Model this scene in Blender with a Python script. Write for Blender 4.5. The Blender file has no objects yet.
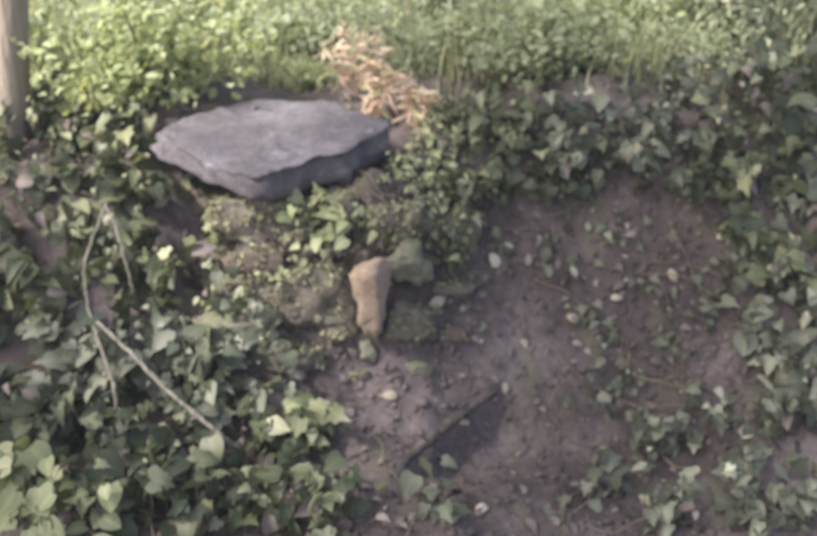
import bpy, bmesh, math, random
import numpy as np
from mathutils import Vector, Matrix, Quaternion
R = math.radians
random.seed(7); rng = np.random.default_rng(7)
scene = bpy.context.scene
col = scene.collection

# ------------------------------------------------------------------ camera
PW, PH = 817.0, 536.0            # photograph pixels
CAM = np.array([0.0, 0.0, 1.60]); PITCH = R(25.0); FPX = 986.0
cd = bpy.data.cameras.new('camera'); cam = bpy.data.objects.new('camera', cd); col.objects.link(cam)
cam.location = CAM; cam.rotation_euler = (R(90) - PITCH, 0, 0)
cd.sensor_width = 36.0; cd.lens = FPX / PW * 36.0
cd.clip_start = 0.05; cd.clip_end = 500
cd.dof.use_dof = True; cd.dof.focus_distance = 1.15
cd.dof.aperture_fstop = (cd.lens / 1000.0) / 0.0092     # a phone lens focused too near: soft everywhere
scene.camera = cam

# ------------------------------------------------------------------ sky, sun, exposure
SUN_EL, SUN_AZ = 48.0, -115.0      # azimuth from +y (away from camera), negative = left
w = bpy.data.worlds.new('World'); scene.world = w; w.use_nodes = True
nt = w.node_tree; bg = nt.nodes['Background']
sky = nt.nodes.new('ShaderNodeTexSky'); sky.sky_type = 'NISHITA'; sky.sun_disc = False
sky.sun_elevation = R(SUN_EL); sky.sun_rotation = R(SUN_AZ); sky.dust_density = 6.0; sky.air_density = 1.0; sky.ozone_density = 1.0
nt.links.new(sky.outputs[0], bg.inputs[0]); bg.inputs[1].default_value = 0.15
sd = bpy.data.lights.new('sun', 'SUN'); sun = bpy.data.objects.new('sun', sd); col.objects.link(sun)
sd.energy = 5.0; sd.angle = R(6); sd.color = (1.0, 0.94, 0.86)
sdir = Vector((math.sin(R(SUN_AZ)) * math.cos(R(SUN_EL)), math.cos(R(SUN_AZ)) * math.cos(R(SUN_EL)), math.sin(R(SUN_EL))))
sun.rotation_euler = sdir.to_track_quat('Z', 'Y').to_euler(); sun.location = (-3, 2, 6)
scene.view_settings.view_transform = 'Standard'; scene.view_settings.look = 'None'
scene.view_settings.gamma = 1.0; scene.view_settings.exposure = 1.2

# ------------------------------------------------------------------ noise and terrain
def _hash(i, j, s):
    n = (i * 374761393 + j * 668265263 + s * 1274126177) & 0xffffffff
    n = ((n ^ (n >> 13)) * 1274126177) & 0xffffffff
    return ((n ^ (n >> 16)) & 0xffff) / 65535.0
def vnoise(x, y, s=0):
    x = np.asarray(x, float); y = np.asarray(y, float)
    i = np.floor(x).astype(np.int64); j = np.floor(y).astype(np.int64)
    u = x - i; v = y - j; u = u*u*(3-2*u); v = v*v*(3-2*v)
    a = _hash(i, j, s); b = _hash(i+1, j, s); c = _hash(i, j+1, s); d = _hash(i+1, j+1, s)
    return (a*(1-u)+b*u)*(1-v) + (c*(1-u)+d*u)*v - 0.5
def fbm(x, y, s=0, o=4):
    t = 0.0; a = 1.0
    for k in range(o):
        t = t + a * vnoise(x, y, s+k); x = x*2.03+3.1; y = y*2.03+1.7; a *= 0.5
    return t
def sstep(a, b, t):
    t = np.clip((t-a)/(b-a), 0, 1); return t*t*(3-2*t)
LEDGE = []; PITS = []
def H(x, y):
    x = np.asarray(x, float); y = np.asarray(y, float)
    m = np.exp(-((x+0.27)/0.34)**4)                       # the stone-faced part under the slab
    foot = 2.18 + 0.10*np.sin(x*1.7+0.6) + 0.12*m
    top = 3.22 - 0.10*sstep(0, 1.2, x) - 0.46*m + 0.10*vnoise(x*3, 0*x, 8)
    z = 0.70 * sstep(foot-0.12, top, y) + 0.05*np.clip(y-3.2, 0, 60)**0.9
    z = z + 0.05*sstep(0.2, 1.5, x)*sstep(2.6, 3.3, y)
    z = z - 0.13*m*sstep(2.55, 2.8, y)*(1-sstep(3.0, 3.4, y)) # seat of the slab
    for (ax, ay, bx, by) in LEDGE:                        # a small earth ledge, lower on its right
        L = math.hypot(bx-ax, by-ay); ux, uy = (bx-ax)/L, (by-ay)/L
        sd_ = (x-ax)*uy - (y-ay)*ux; tl = (x-ax)*ux + (y-ay)*uy
        z = z - 0.10*sstep(-0.008, 0.026, sd_+0.020*fbm(x*10, y*10, 5, 3))*np.exp(-(np.maximum(sd_, 0)/0.17)**2)*sstep(-0.08, 0.04, tl)*(1-sstep(L-0.06, L+0.05, tl))
    for (ax, ay, rx, ry, d) in PITS: z = z - d*np.exp(-((x-ax)/rx)**2-((y-ay)/ry)**2)
    rgh = sstep(1.9, 2.4, y)*(1-sstep(3.1, 3.6, y))
    z = z + 0.10*fbm(x*1.3, y*1.3, 3, 3) + (0.030+0.035*rgh)*fbm(x*5, y*5, 11, 3) + (0.010+0.014*rgh)*fbm(x*20, y*20, 21, 3)
    return z
def Nrm(x, y, e=0.05):
    dx = (H(x+e, y)-H(x-e, y))/(2*e); dy = (H(x, y+e)-H(x, y-e))/(2*e)
    n = np.stack([-dx, -dy, np.ones_like(dx)], -1); return n/np.linalg.norm(n, axis=-1, keepdims=True)
cp, sp = math.cos(PITCH), math.sin(PITCH)
def ray(px, py):
    u = (np.asarray(px, float)-PW/2)/FPX; v = -(np.asarray(py, float)-PH/2)/FPX
    return np.stack([u, cp + v*sp, -sp + v*cp], -1)       # unit depth along the view axis
def ground_at(px, py):
    d = ray(px, py); t = np.full(d.shape[:-1], 1.2); hit = np.zeros(t.shape, bool)
    for k in range(160):
        p = CAM + d*t[..., None]; hit |= p[..., 2] <= H(p[..., 0], p[..., 1])
        if hit.all(): break
        t = np.where(hit, t, t+0.035)
    lo = t-0.035; hi = t
    for k in range(7):
        m = (lo+hi)/2; p = CAM + d*m[..., None]; below = p[..., 2] <= H(p[..., 0], p[..., 1])
        hi = np.where(below, m, hi); lo = np.where(below, lo, m)
    return CAM + d*hi[..., None]
_a, _b = ground_at(404, 462), ground_at(502, 387); _p = ground_at(205, 232); _q = ground_at(345, 262); _r = ground_at(196, 345)
LEDGE.append((_a[0], _a[1], _b[0], _b[1]))
_s = ground_at(205, 205); _t = ground_at(85, 128)
PITS += [(_s[0], _s[1]+0.08, 0.12, 0.14, 0.14), (_t[0], _t[1], 0.16, 0.08, 0.10), (_p[0], _p[1]+0.06, 0.10, 0.12, 0.20), (_q[0], _q[1]+0.02, 0.05, 0.05, 0.07), (_r[0], _r[1], 0.07, 0.06, 0.06)]
def at_depth(px, py, dep): return CAM + ray(px, py)*dep

# ------------------------------------------------------------------ materials
def new_mat(name):
    m = bpy.data.materials.new(name); m.use_nodes = True; n = m.node_tree
    return m, n, n.nodes['Principled BSDF']
def ramp(n, fac, stops, interp='LINEAR'):
    r = n.nodes.new('ShaderNodeValToRGB'); r.color_ramp.interpolation = interp
    while len(r.color_ramp.elements) < len(stops): r.color_ramp.elements.new(0.5)
    for e, (p, c) in zip(r.color_ramp.elements, stops): e.position = p; e.color = (*c, 1)
    n.links.new(fac, r.inputs[0]); return r.outputs[0]
def noise(n, scale, detail=4, rough=0.55, coord='Object', stretch=None):
    tc = n.nodes.new('ShaderNodeTexCoord'); t = n.nodes.new('ShaderNodeTexNoise')
    t.inputs['Scale'].default_value = scale; t.inputs['Detail'].default_value = detail; t.inputs['Roughness'].default_value = rough
    src = tc.outputs[coord]
    if stretch:
        mp = n.nodes.new('ShaderNodeMapping'); mp.inputs['Scale'].default_value = stretch
        n.links.new(src, mp.inputs[0]); src = mp.outputs[0]
    n.links.new(src, t.inputs['Vector']); return t.outputs['Fac']
def mix(n, a, b, fac, mode='MIX'):
    m = n.nodes.new('ShaderNodeMix'); m.data_type = 'RGBA'; m.blend_type = mode
    for s, v in ((m.inputs[0], fac), (m.inputs[6], a), (m.inputs[7], b)):
        if hasattr(v, 'links'): n.links.new(v, s)
        elif isinstance(v, tuple): s.default_value = (*v, 1)
        else: s.default_value = v
    return m.outputs[2]
def bump(n, bsdf, h, strength, dist=0.01):
    b = n.nodes.new('ShaderNodeBump'); b.inputs['Strength'].default_value = strength; b.inputs['Distance'].default_value = dist
    n.links.new(h, b.inputs['Height']); n.links.new(b.outputs[0], bsdf.inputs['Normal'])
def rnd_value(n):
    """a number per leaf: object random for single leaves, stored attribute for joined ones"""
    oi = n.nodes.new('ShaderNodeObjectInfo'); at = n.nodes.new('ShaderNodeAttribute'); at.attribute_name = 'rnd'
    a = n.nodes.new('ShaderNodeMath'); a.operation = 'ADD'; f = n.nodes.new('ShaderNodeMath'); f.operation = 'FRACT'
    n.links.new(oi.outputs['Random'], a.inputs[0]); n.links.new(at.outputs['Fac'], a.inputs[1]); n.links.new(a.outputs[0], f.inputs[0])
    return f.outputs[0]
def leaf_mat(name, stops, rough=0.45, trans=0.25, mottle=0.35, spec=0.5):
    m, n, b = new_mat(name)
    c = ramp(n, rnd_value(n), stops)
    k = ramp(n, noise(n, 45, 3, coord='Generated' if False else 'Object'), [(0.3, (0.72, 0.72, 0.7)), (0.7, (1.2, 1.18, 1.1))])
    c = mix(n, c, k, mottle, 'MULTIPLY')
    va = n.nodes.new('ShaderNodeAttribute'); va.attribute_name = 'vein'
    vm = n.nodes.new('ShaderNodeMath'); vm.operation = 'POWER'; vm.inputs[1].default_value = 5.0; n.links.new(va.outputs['Fac'], vm.inputs[0])
    vk = n.nodes.new('ShaderNodeMath'); vk.operation = 'MULTIPLY'; vk.inputs[1].default_value = 0.45; n.links.new(vm.outputs[0], vk.inputs[0])
    c = mix(n, c, mix(n, c, (1.9, 1.8, 1.7), 1.0, 'MULTIPLY'), vk.outputs[0])
    n.links.new(c, b.inputs['Base Color']); b.inputs['Roughness'].default_value = rough
    b.inputs['Specular IOR Level'].default_value = spec
    tr = n.nodes.new('ShaderNodeBsdfTranslucent'); n.links.new(mix(n, c, (1.25, 1.2, 0.7), 1.0, 'MULTIPLY'), tr.inputs[0])
    mx = n.nodes.new('ShaderNodeMixShader'); mx.inputs[0].default_value = trans
    n.links.new(b.outputs[0], mx.inputs[1]); n.links.new(tr.outputs[0], mx.inputs[2])
    n.links.new(mx.outputs[0], n.nodes['Material Output'].inputs['Surface']); return m

def soil_material():
    m, n, b = new_mat('soil')
    c = ramp(n, noise(n, 2.2, 6, 0.6), [(0.28, (0.084, 0.071, 0.070)), (0.5, (0.138, 0.118, 0.122)), (0.72, (0.192, 0.167, 0.176))])
    dm = ramp(n, noise(n, 1.1, 4, 0.6), [(0.40, (0.62, 0.60, 0.60)), (0.62, (1.08, 1.06, 1.07))]); c = mix(n, c, dm, 1.0, 'MULTIPLY')
    f = ramp(n, noise(n, 38, 5, 0.65), [(0.3, (0.62, 0.6, 0.58)), (0.68, (1.3, 1.27, 1.27))])
    c = mix(n, c, f, 0.8, 'MULTIPLY')
    s = ramp(n, noise(n, 9, 3, 0.6, stretch=(1, 0.35, 0.35)), [(0.55, (0, 0, 0)), (0.75, (1, 1, 1))])
    c = mix(n, c, (0.115, 0.11, 0.075), s)
    v = n.nodes.new('ShaderNodeTexVoronoi'); v.inputs['Scale'].default_value = 75
    tc = n.nodes.new('ShaderNodeTexCoord'); n.links.new(tc.outputs['Object'], v.inputs['Vector'])
    sp_ = ramp(n, v.outputs['Distance'], [(0.10, (1, 1, 1)), (0.2, (0, 0, 0))])
    c = mix(n, c, (0.20, 0.175, 0.175), mix(n, (0, 0, 0), sp_, 0.3))
    n.links.new(c, b.inputs['Base Color']); b.inputs['Roughness'].default_value = 0.9; b.inputs['Specular IOR Level'].default_value = 0.2
    bump(n, b, noise(n, 60, 6, 0.7), 0.7, 0.012); return m
def stone_material(name, dark, midc, light, moss=None, moss_amt=0.5, scale=6, earth=0.6):
    m, n, b = new_mat(name)
    c = ramp(n, noise(n, scale, 7, 0.62), [(0.28, dark), (0.5, midc), (0.74, light)])
    f = ramp(n, noise(n, scale*9, 4, 0.7), [(0.3, (0.75, 0.75, 0.75)), (0.7, (1.2, 1.2, 1.2))])
    c = mix(n, c, f, 0.9, 'MULTIPLY')
    e = ramp(n, noise(n, scale*0.9, 5, 0.7), [(0.46, (0, 0, 0)), (0.58, (1, 1, 1))])
    c = mix(n, c, (0.115, 0.098, 0.09), mix(n, (0, 0, 0), e, earth))
    if moss:
        g = n.nodes.new('ShaderNodeNewGeometry'); sx = n.nodes.new('ShaderNodeSeparateXYZ'); n.links.new(g.outputs['Normal'], sx.inputs[0])
        a = n.nodes.new('ShaderNodeMath'); a.operation = 'MULTIPLY_ADD'; a.inputs[1].default_value = 0.35
        n.links.new(sx.outputs['Z'], a.inputs[0]); n.links.new(noise(n, scale*1.3, 5, 0.6), a.inputs[2])
        mk = ramp(n, a.outputs[0], [(0.78-0.3*moss_amt, (0, 0, 0)), (0.95-0.3*moss_amt, (1, 1, 1))])
        c = mix(n, c, moss, mk)
    n.links.new(c, b.inputs['Base Color']); b.inputs['Roughness'].default_value = 0.85; b.inputs['Specular IOR Level'].default_value = 0.3
    bump(n, b, noise(n, scale*7, 7, 0.72), 1.0, 0.02); return m
def bark_material(name, dark, light, scale=14, stretch=(1, 1, 0.2)):
    m, n, b = new_mat(name)
    c = ramp(n, noise(n, scale, 6, 0.6, stretch=stretch), [(0.3, dark), (0.7, light)])
    n.links.new(c, b.inputs['Base Color']); b.inputs['Roughness'].default_value = 0.85
    bump(n, b, noise(n, scale*2.5, 5, 0.6, stretch=stretch), 1.0, 0.02); return m

M = {}
M['soil'] = soil_material()
M['slab'] = stone_material('slab_stone', (0.135, 0.126, 0.142), (0.185, 0.174, 0.196), (0.24, 0.228, 0.252), scale=4)
def slab_material():
    m, n, b = new_mat('slab_stone')
    c = ramp(n, noise(n, 5, 8, 0.68), [(0.28, (0.078, 0.070, 0.082)), (0.48, (0.128, 0.116, 0.134)), (0.66, (0.225, 0.208, 0.238))])
    c = mix(n, c, ramp(n, noise(n, 60, 5, 0.75), [(0.3, (0.6, 0.6, 0.6)), (0.7, (1.35, 1.35, 1.35))]), 0.75, 'MULTIPLY')
    d = ramp(n, noise(n, 3.3, 5, 0.65, stretch=(1.2, 0.8, 2.2)), [(0.52, (0, 0, 0)), (0.68, (1, 1, 1))])
    c = mix(n, c, (0.115, 0.10, 0.085), mix(n, (0, 0, 0), d, 0.7))                       # soil stains
    l = ramp(n, noise(n, 17, 4, 0.6), [(0.62, (0, 0, 0)), (0.68, (1, 1, 1))])
    c = mix(n, c, (0.30, 0.31, 0.29), mix(n, (0, 0, 0), l, 0.55))                        # lichen
    n.links.new(c, b.inputs['Base Color']); b.inputs['Roughness'].default_value = 0.8; b.inputs['Specular IOR Level'].default_value = 0.3
    bump(n, b, noise(n, 34, 8, 0.72), 0.9, 0.02); return m
M['slab'] = slab_material()
M['mossy'] = stone_material('mossy_stone', (0.14, 0.125, 0.105), (0.21, 0.19, 0.16), (0.31, 0.29, 0.245), (0.20, 0.205, 0.13), 0.55)
M['brown'] = stone_material('brown_stone', (0.15, 0.132, 0.112), (0.23, 0.205, 0.172), (0.32, 0.288, 0.24), (0.15, 0.15, 0.10), 0.3)
M['tan'] = stone_material('tan_stone', (0.36, 0.27, 0.20), (0.53, 0.415, 0.325), (0.63, 0.52, 0.425), scale=8, earth=0.15)
M['pale'] = stone_material('pale_stone', (0.23, 0.225, 0.17), (0.33, 0.325, 0.25), (0.43, 0.42, 0.34), (0.22, 0.235, 0.145), 0.7, scale=8, earth=0.35)
M['red'] = stone_material('reddish_stone', (0.15, 0.115, 0.095), (0.22, 0.172, 0.148), (0.30, 0.245, 0.215), scale=9)
M['bark'] = bark_material('grey_bark', (0.20, 0.17, 0.14), (0.36, 0.315, 0.26))
M['stick'] = bark_material('pale_stick', (0.19, 0.17, 0.14), (0.33, 0.30, 0.25), 20, (1, 1, 1))
M['stem'] = bark_material('brown_stem', (0.12, 0.095, 0.07), (0.24, 0.20, 0.15), 20, (1, 1, 1))
M['ledge_shade'] = bark_material('ledge_shade', (0.035, 0.030, 0.027), (0.085, 0.074, 0.066), 20, (1, 1, 1))  # dark tone of the strip that stands in for the ledge's shadow
M['ivy'] = leaf_mat('ivy_leaf', [(0, (0.040, 0.052, 0.028)), (0.4, (0.085, 0.104, 0.055)), (0.75, (0.15, 0.172, 0.095)), (0.93, (0.24, 0.255, 0.15)), (1, (0.40, 0.40, 0.28))])
M['ivy_grey'] = leaf_mat('grey_ivy_leaf', [(0, (0.050, 0.060, 0.042)), (0.45, (0.105, 0.122, 0.088)), (0.8, (0.18, 0.195, 0.15)), (0.93, (0.27, 0.28, 0.22)), (1, (0.42, 0.42, 0.35))])
M['ivy_dark'] = leaf_mat('dark_ivy_leaf', [(0, (0.026, 0.036, 0.021)), (0.5, (0.058, 0.073, 0.040)), (0.85, (0.11, 0.130, 0.072)), (1, (0.26, 0.27, 0.18))])
M['pale_leaf'] = leaf_mat('pale_leaf', [(0, (0.20, 0.235, 0.125)), (0.5, (0.27, 0.30, 0.17)), (1, (0.37, 0.39, 0.25))], 0.55)
M['yellow_leaf'] = leaf_mat('yellow_green_leaf', [(0, (0.25, 0.295, 0.165)), (0.5, (0.355, 0.40, 0.235)), (1, (0.45, 0.49, 0.32))], 0.75, 0.45, 0.25, 0.15)
M['soft_leaf'] = leaf_mat('soft_green_leaf', [(0, (0.19, 0.23, 0.15)), (0.5, (0.28, 0.32, 0.22)), (1, (0.40, 0.435, 0.32))], 0.75, 0.45, 0.25, 0.15)
M['grass'] = leaf_mat('grass_blade', [(0, (0.07, 0.09, 0.05)), (0.35, (0.19, 0.23, 0.135)), (0.7, (0.33, 0.37, 0.23)), (0.9, (0.44, 0.46, 0.32)), (1, (0.44, 0.40, 0.29))], 0.75, 0.45, 0.25, 0.15)
M['dead'] = leaf_mat('dead_frond', [(0, (0.46, 0.31, 0.275)), (0.45, (0.68, 0.54, 0.49)), (0.75, (0.74, 0.66, 0.55)), (0.93, (0.55, 0.50, 0.26)), (1, (0.36, 0.40, 0.17))], 0.6, 0.3)
M['moss'] = leaf_mat('moss', [(0, (0.13, 0.125, 0.08)), (0.5, (0.215, 0.207, 0.135)), (1, (0.33, 0.315, 0.22))], 0.8, 0.2)
M['litter'] = leaf_mat('litter_leaf', [(0, (0.075, 0.06, 0.056)), (0.5, (0.125, 0.10, 0.10)), (0.9, (0.17, 0.145, 0.145)), (1, (0.26, 0.225, 0.215))], 0.75, 0.1)
M['dry_pale'] = leaf_mat('dry_pale_leaf', [(0, (0.36, 0.31, 0.25)), (1, (0.52, 0.48, 0.40))], 0.7, 0.15)

# ------------------------------------------------------------------ object helpers
def obj(name, verts, faces, mat, parent=None, smooth=True, loc=None, rnd=None, vein=None):
    me = bpy.data.meshes.new(name); me.from_pydata([tuple(v) for v in verts], [], faces); me.materials.append(mat)
    if smooth: me.polygons.foreach_set('use_smooth', [True]*len(me.polygons))
    if vein is not None: me.attributes.new('vein', 'FLOAT', 'POINT').data.foreach_set('value', np.asarray(vein, np.float32))
    if rnd is not None:
        a = me.attributes.new('rnd', 'FLOAT', 'POINT'); a.data.foreach_set('value', np.asarray(rnd, np.float32))
    me.update(); o = bpy.data.objects.new(name, me); col.objects.link(o)
    if parent: o.parent = parent
    if loc is not None: o.location = loc
    return o
def empty(name, loc):
    o = bpy.data.objects.new(name, None); col.objects.link(o); o.location = loc; o.empty_display_size = 0.1; return o
def tag(o, label=None, cat=None, group=None, kind=None):
    if label: o['label'] = label
    if cat: o['category'] = cat
    if group: o['group'] = group
    if kind: o['kind'] = kind
    return o
def tube(path, radii, sides=7, rough=0.0):
    path = [Vector(p) for p in path]; V = []; F = []
    up = Vector((0.31, 0.57, 0.76)).normalized()
    for i, p in enumerate(path):
        t = (path[min(i+1, len(path)-1)] - path[max(i-1, 0)]).normalized()
        a = t.cross(up); a = a.normalized() if a.length > 1e-4 else Vector((1, 0, 0)); b = t.cross(a)
        r = radii[i] if hasattr(radii, '__len__') else radii
        for k in range(sides):
            q = 2*math.pi*k/sides; rr = r*(1+rough*random.uniform(-1, 1))
            V.append(p + (a*math.cos(q)+b*math.sin(q))*rr)
    for i in range(len(path)-1):
        for k in range(sides):
            k2 = (k+1) % sides; F.append((i*sides+k, i*sides+k2, (i+1)*sides+k2, (i+1)*sides+k))
    F.append(tuple(range(sides-1, -1, -1))); F.append(tuple((len(path)-1)*sides+k for k in range(sides)))
    return V, F
def smooth_path(pts, n=10):
    pts = [Vector(p) for p in pts]; out = []
    for i in range(len(pts)-1):
        p0 = pts[max(i-1, 0)]; p1 = pts[i]; p2 = pts[i+1]; p3 = pts[min(i+2, len(pts)-1)]
        for k in range(n):
            t = k/n
            out.append(0.5*((2*p1)+(p2-p0)*t+(2*p0-5*p1+4*p2-p3)*t*t+(3*p1-p0-3*p2+p3)*t**3))
    out.append(pts[-1]); return out
def merge(parts):
    V = []; F = []
    for v, f in parts:
        o = len(V); V += list(v); F += [tuple(i+o for i in q) for q in f]
    return V, F

# leaf shapes: local x across, y from stalk to tip, z the face
def chaikin(h):
    o = [h[0]]
    for p, q in zip(h[:-1], h[1:]): o += [(p[0]*.72+q[0]*.28, p[1]*.72+q[1]*.28), (p[0]*.28+q[0]*.72, p[1]*.28+q[1]*.72)]
    return o+[h[-1]]
def leaf_shape(half, midrib, fold=0.18, curl=0.25):
    half = chaikin(half)
    """half: right outline from base to tip; midrib: y of rib points"""
    def z(x, y): return fold*abs(x) - curl*(y-0.35)**2
    V = [(0, y, z(0, y)) for y in midrib]; nm = len(midrib); F = []
    for s in (1, -1):
        base = len(V)
        for x, y in half: V.append((s*x, y, z(x, y)))
        rib = 0; prev = 0
        chain = [base+i for i in range(len(half))]
        # walk both chains by y
        i, j = 0, 0
        F.append((0, chain[0], 1) if s == 1 else (0, 1, chain[0])); j = 1
        while i < len(chain)-1 or j < nm-1:
            if i < len(chain)-1 and (j == nm-1 or half[i+1][1] <= midrib[j]+0.12):
                F.append((midx(j), chain[i], chain[i+1]) if s == 1 else (midx(j), chain[i+1], chain[i])); i += 1
            else:
                F.append((midx(j), chain[i], midx(j+1)) if s == 1 else (midx(j), midx(j+1), chain[i])); j += 1
    return np.array(V, float), F
def midx(j): return j
IVY2 = leaf_shape([(0.20, -0.10), (0.40, 0.10), (0.27, 0.30), (0.24, 0.60), (0.12, 0.78)], [0, 0.25, 0.6, 1.0], 0.30, 0.35)
IVY3 = leaf_shape([(0.30, -0.05), (0.46, 0.16), (0.40, 0.36), (0.30, 0.62), (0.14, 0.82)], [0, 0.25, 0.6, 1.0], 0.10, 0.15)
IVY4 = leaf_shape([(0.32, -0.18), (0.56, -0.02), (0.36, 0.22), (0.34, 0.50), (0.15, 0.60)], [0, 0.25, 0.55, 0.92], 0.24, 0.5)
IVY = leaf_shape([(0.26, -0.13), (0.52, 0.06), (0.33, 0.27), (0.44, 0.52), (0.20, 0.62)], [0, 0.25, 0.6, 1.0])
OVATE = leaf_shape([(0.22, 0.08), (0.36, 0.35), (0.29, 0.68)], [0, 0.3, 0.65, 1.0])
LANCE = leaf_shape([(0.13, 0.15), (0.17, 0.45), (0.10, 0.78)], [0, 0.35, 0.7, 1.0])
BROAD = leaf_shape([(0.30, -0.08), (0.50, 0.22), (0.44, 0.55), (0.22, 0.84)], [0, 0.3, 0.65, 1.0], 0.12, 0.2)
WISP = leaf_shape([(0.05, 0.12), (0.085, 0.45), (0.05, 0.8)], [0, 0.35, 0.7, 1.0], 0.5, 0.5)
FALLEN = leaf_shape([(0.12, 0.06), (0.25, 0.36), (0.15, 0.72)], [0, 0.3, 0.65, 1.0], 0.55, 0.7)
DRY = leaf_shape([(0.22, 0.05), (0.33, 0.35), (0.25, 0.70)], [0, 0.3, 0.65, 1.0], 0.45, 0.6)

def frames(n, t):
    """rotation matrices with z = n and y = tip direction"""
    n = n/np.linalg.norm(n, axis=-1, keepdims=True); t = t - n*(n*t).sum(-1, keepdims=True)
    t = t/np.maximum(np.linalg.norm(t, axis=-1, keepdims=True), 1e-6); x = np.cross(t, n)
    return np.stack([x, t, n], -1)
def joined_leaves(name, shape, pos, rot, size, mat, parent, off, kind='stuff'):
    V0, F0 = shape; nV = len(V0); N = len(pos)
    V = np.einsum('nij,vj->nvi', rot, V0)*size[:, None, None] + (pos-off)[:, None, :]
    F = []
    for k in range(N): F += [tuple(i+k*nV for i in f) for f in F0]
    o = obj(name, V.reshape(-1, 3), F, mat, parent, True, None, np.repeat(rng.random(N), nV), np.tile(vein_of(V0), N))
    if kind: o['kind'] = kind
    return o
def vein_of(V0): return (np.abs(np.asarray(V0)[:, 0]) < 1e-6).astype(np.float32)
_meshes = {}
def single_leaves(name, shape, sid, pos, rot, size, mat, parent, off):
    key = (sid, mat.name)
    if key not in _meshes:
        me = bpy.data.meshes.new(name); me.from_pydata([tuple(v) for v in shape[0]], [], shape[1]); me.materials.append(mat)
        me.polygons.foreach_set('use_smooth', [True]*len(me.polygons)); _meshes[key] = me
        me.attributes.new('vein', 'FLOAT', 'POINT').data.foreach_set('value', vein_of(shape[0]))
    me = _meshes[key]
    for p, r, s in zip(pos, rot, size):
        o = bpy.data.objects.new(name, me); col.objects.link(o); o.parent = parent
        o.matrix_basis = Matrix.Translation(Vector(p-off)) @ Matrix(r.tolist()).to_4x4() @ Matrix.Diagonal((s*random.uniform(0.8, 1.1), s, s*random.uniform(0.6, 1.6), 1))

# ------------------------------------------------------------------ ground
def axis(a, b, step, far, growth=1.22):
    m = list(np.arange(a, b+1e-6, step)); s = step; lo = a; hi = b; L = []; U = []
    while lo > -far: s *= growth; lo -= s; L.append(lo)
    s = step
    while hi < far: s *= growth; hi += s; U.append(hi)
    return np.array(L[::-1]+m+U)
gx = axis(-2.2, 2.2, 0.014, 24); gy = axis(1.5, 4.6, 0.012, 24)
X, Y = np.meshgrid(gx, gy); Z = H(X, Y)
nx, ny = len(gx), len(gy)
idx = np.arange(nx*ny).reshape(ny, nx)
F = np.stack([idx[:-1, :-1], idx[:-1, 1:], idx[1:, 1:], idx[1:, :-1]], -1).reshape(-1, 4)
me = bpy.data.meshes.new('ground')
V = np.stack([X, Y, Z], -1).reshape(-1, 3)
me.vertices.add(len(V)); me.vertices.foreach_set('co', V.ravel().astype(np.float32))
me.loops.add(F.size); me.loops.foreach_set('vertex_index', F.ravel().astype(np.int32))
me.polygons.add(len(F)); me.polygons.foreach_set('loop_start', (np.arange(len(F))*4).astype(np.int32))
me.update(calc_edges=True); me.polygons.foreach_set('use_smooth', [True]*len(F)); me.materials.append(M['soil'])
ground = bpy.data.objects.new('ground', me); col.objects.link(ground); tag(ground, 'bare mauve-brown earth bank and woodland floor', kind='structure')

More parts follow.
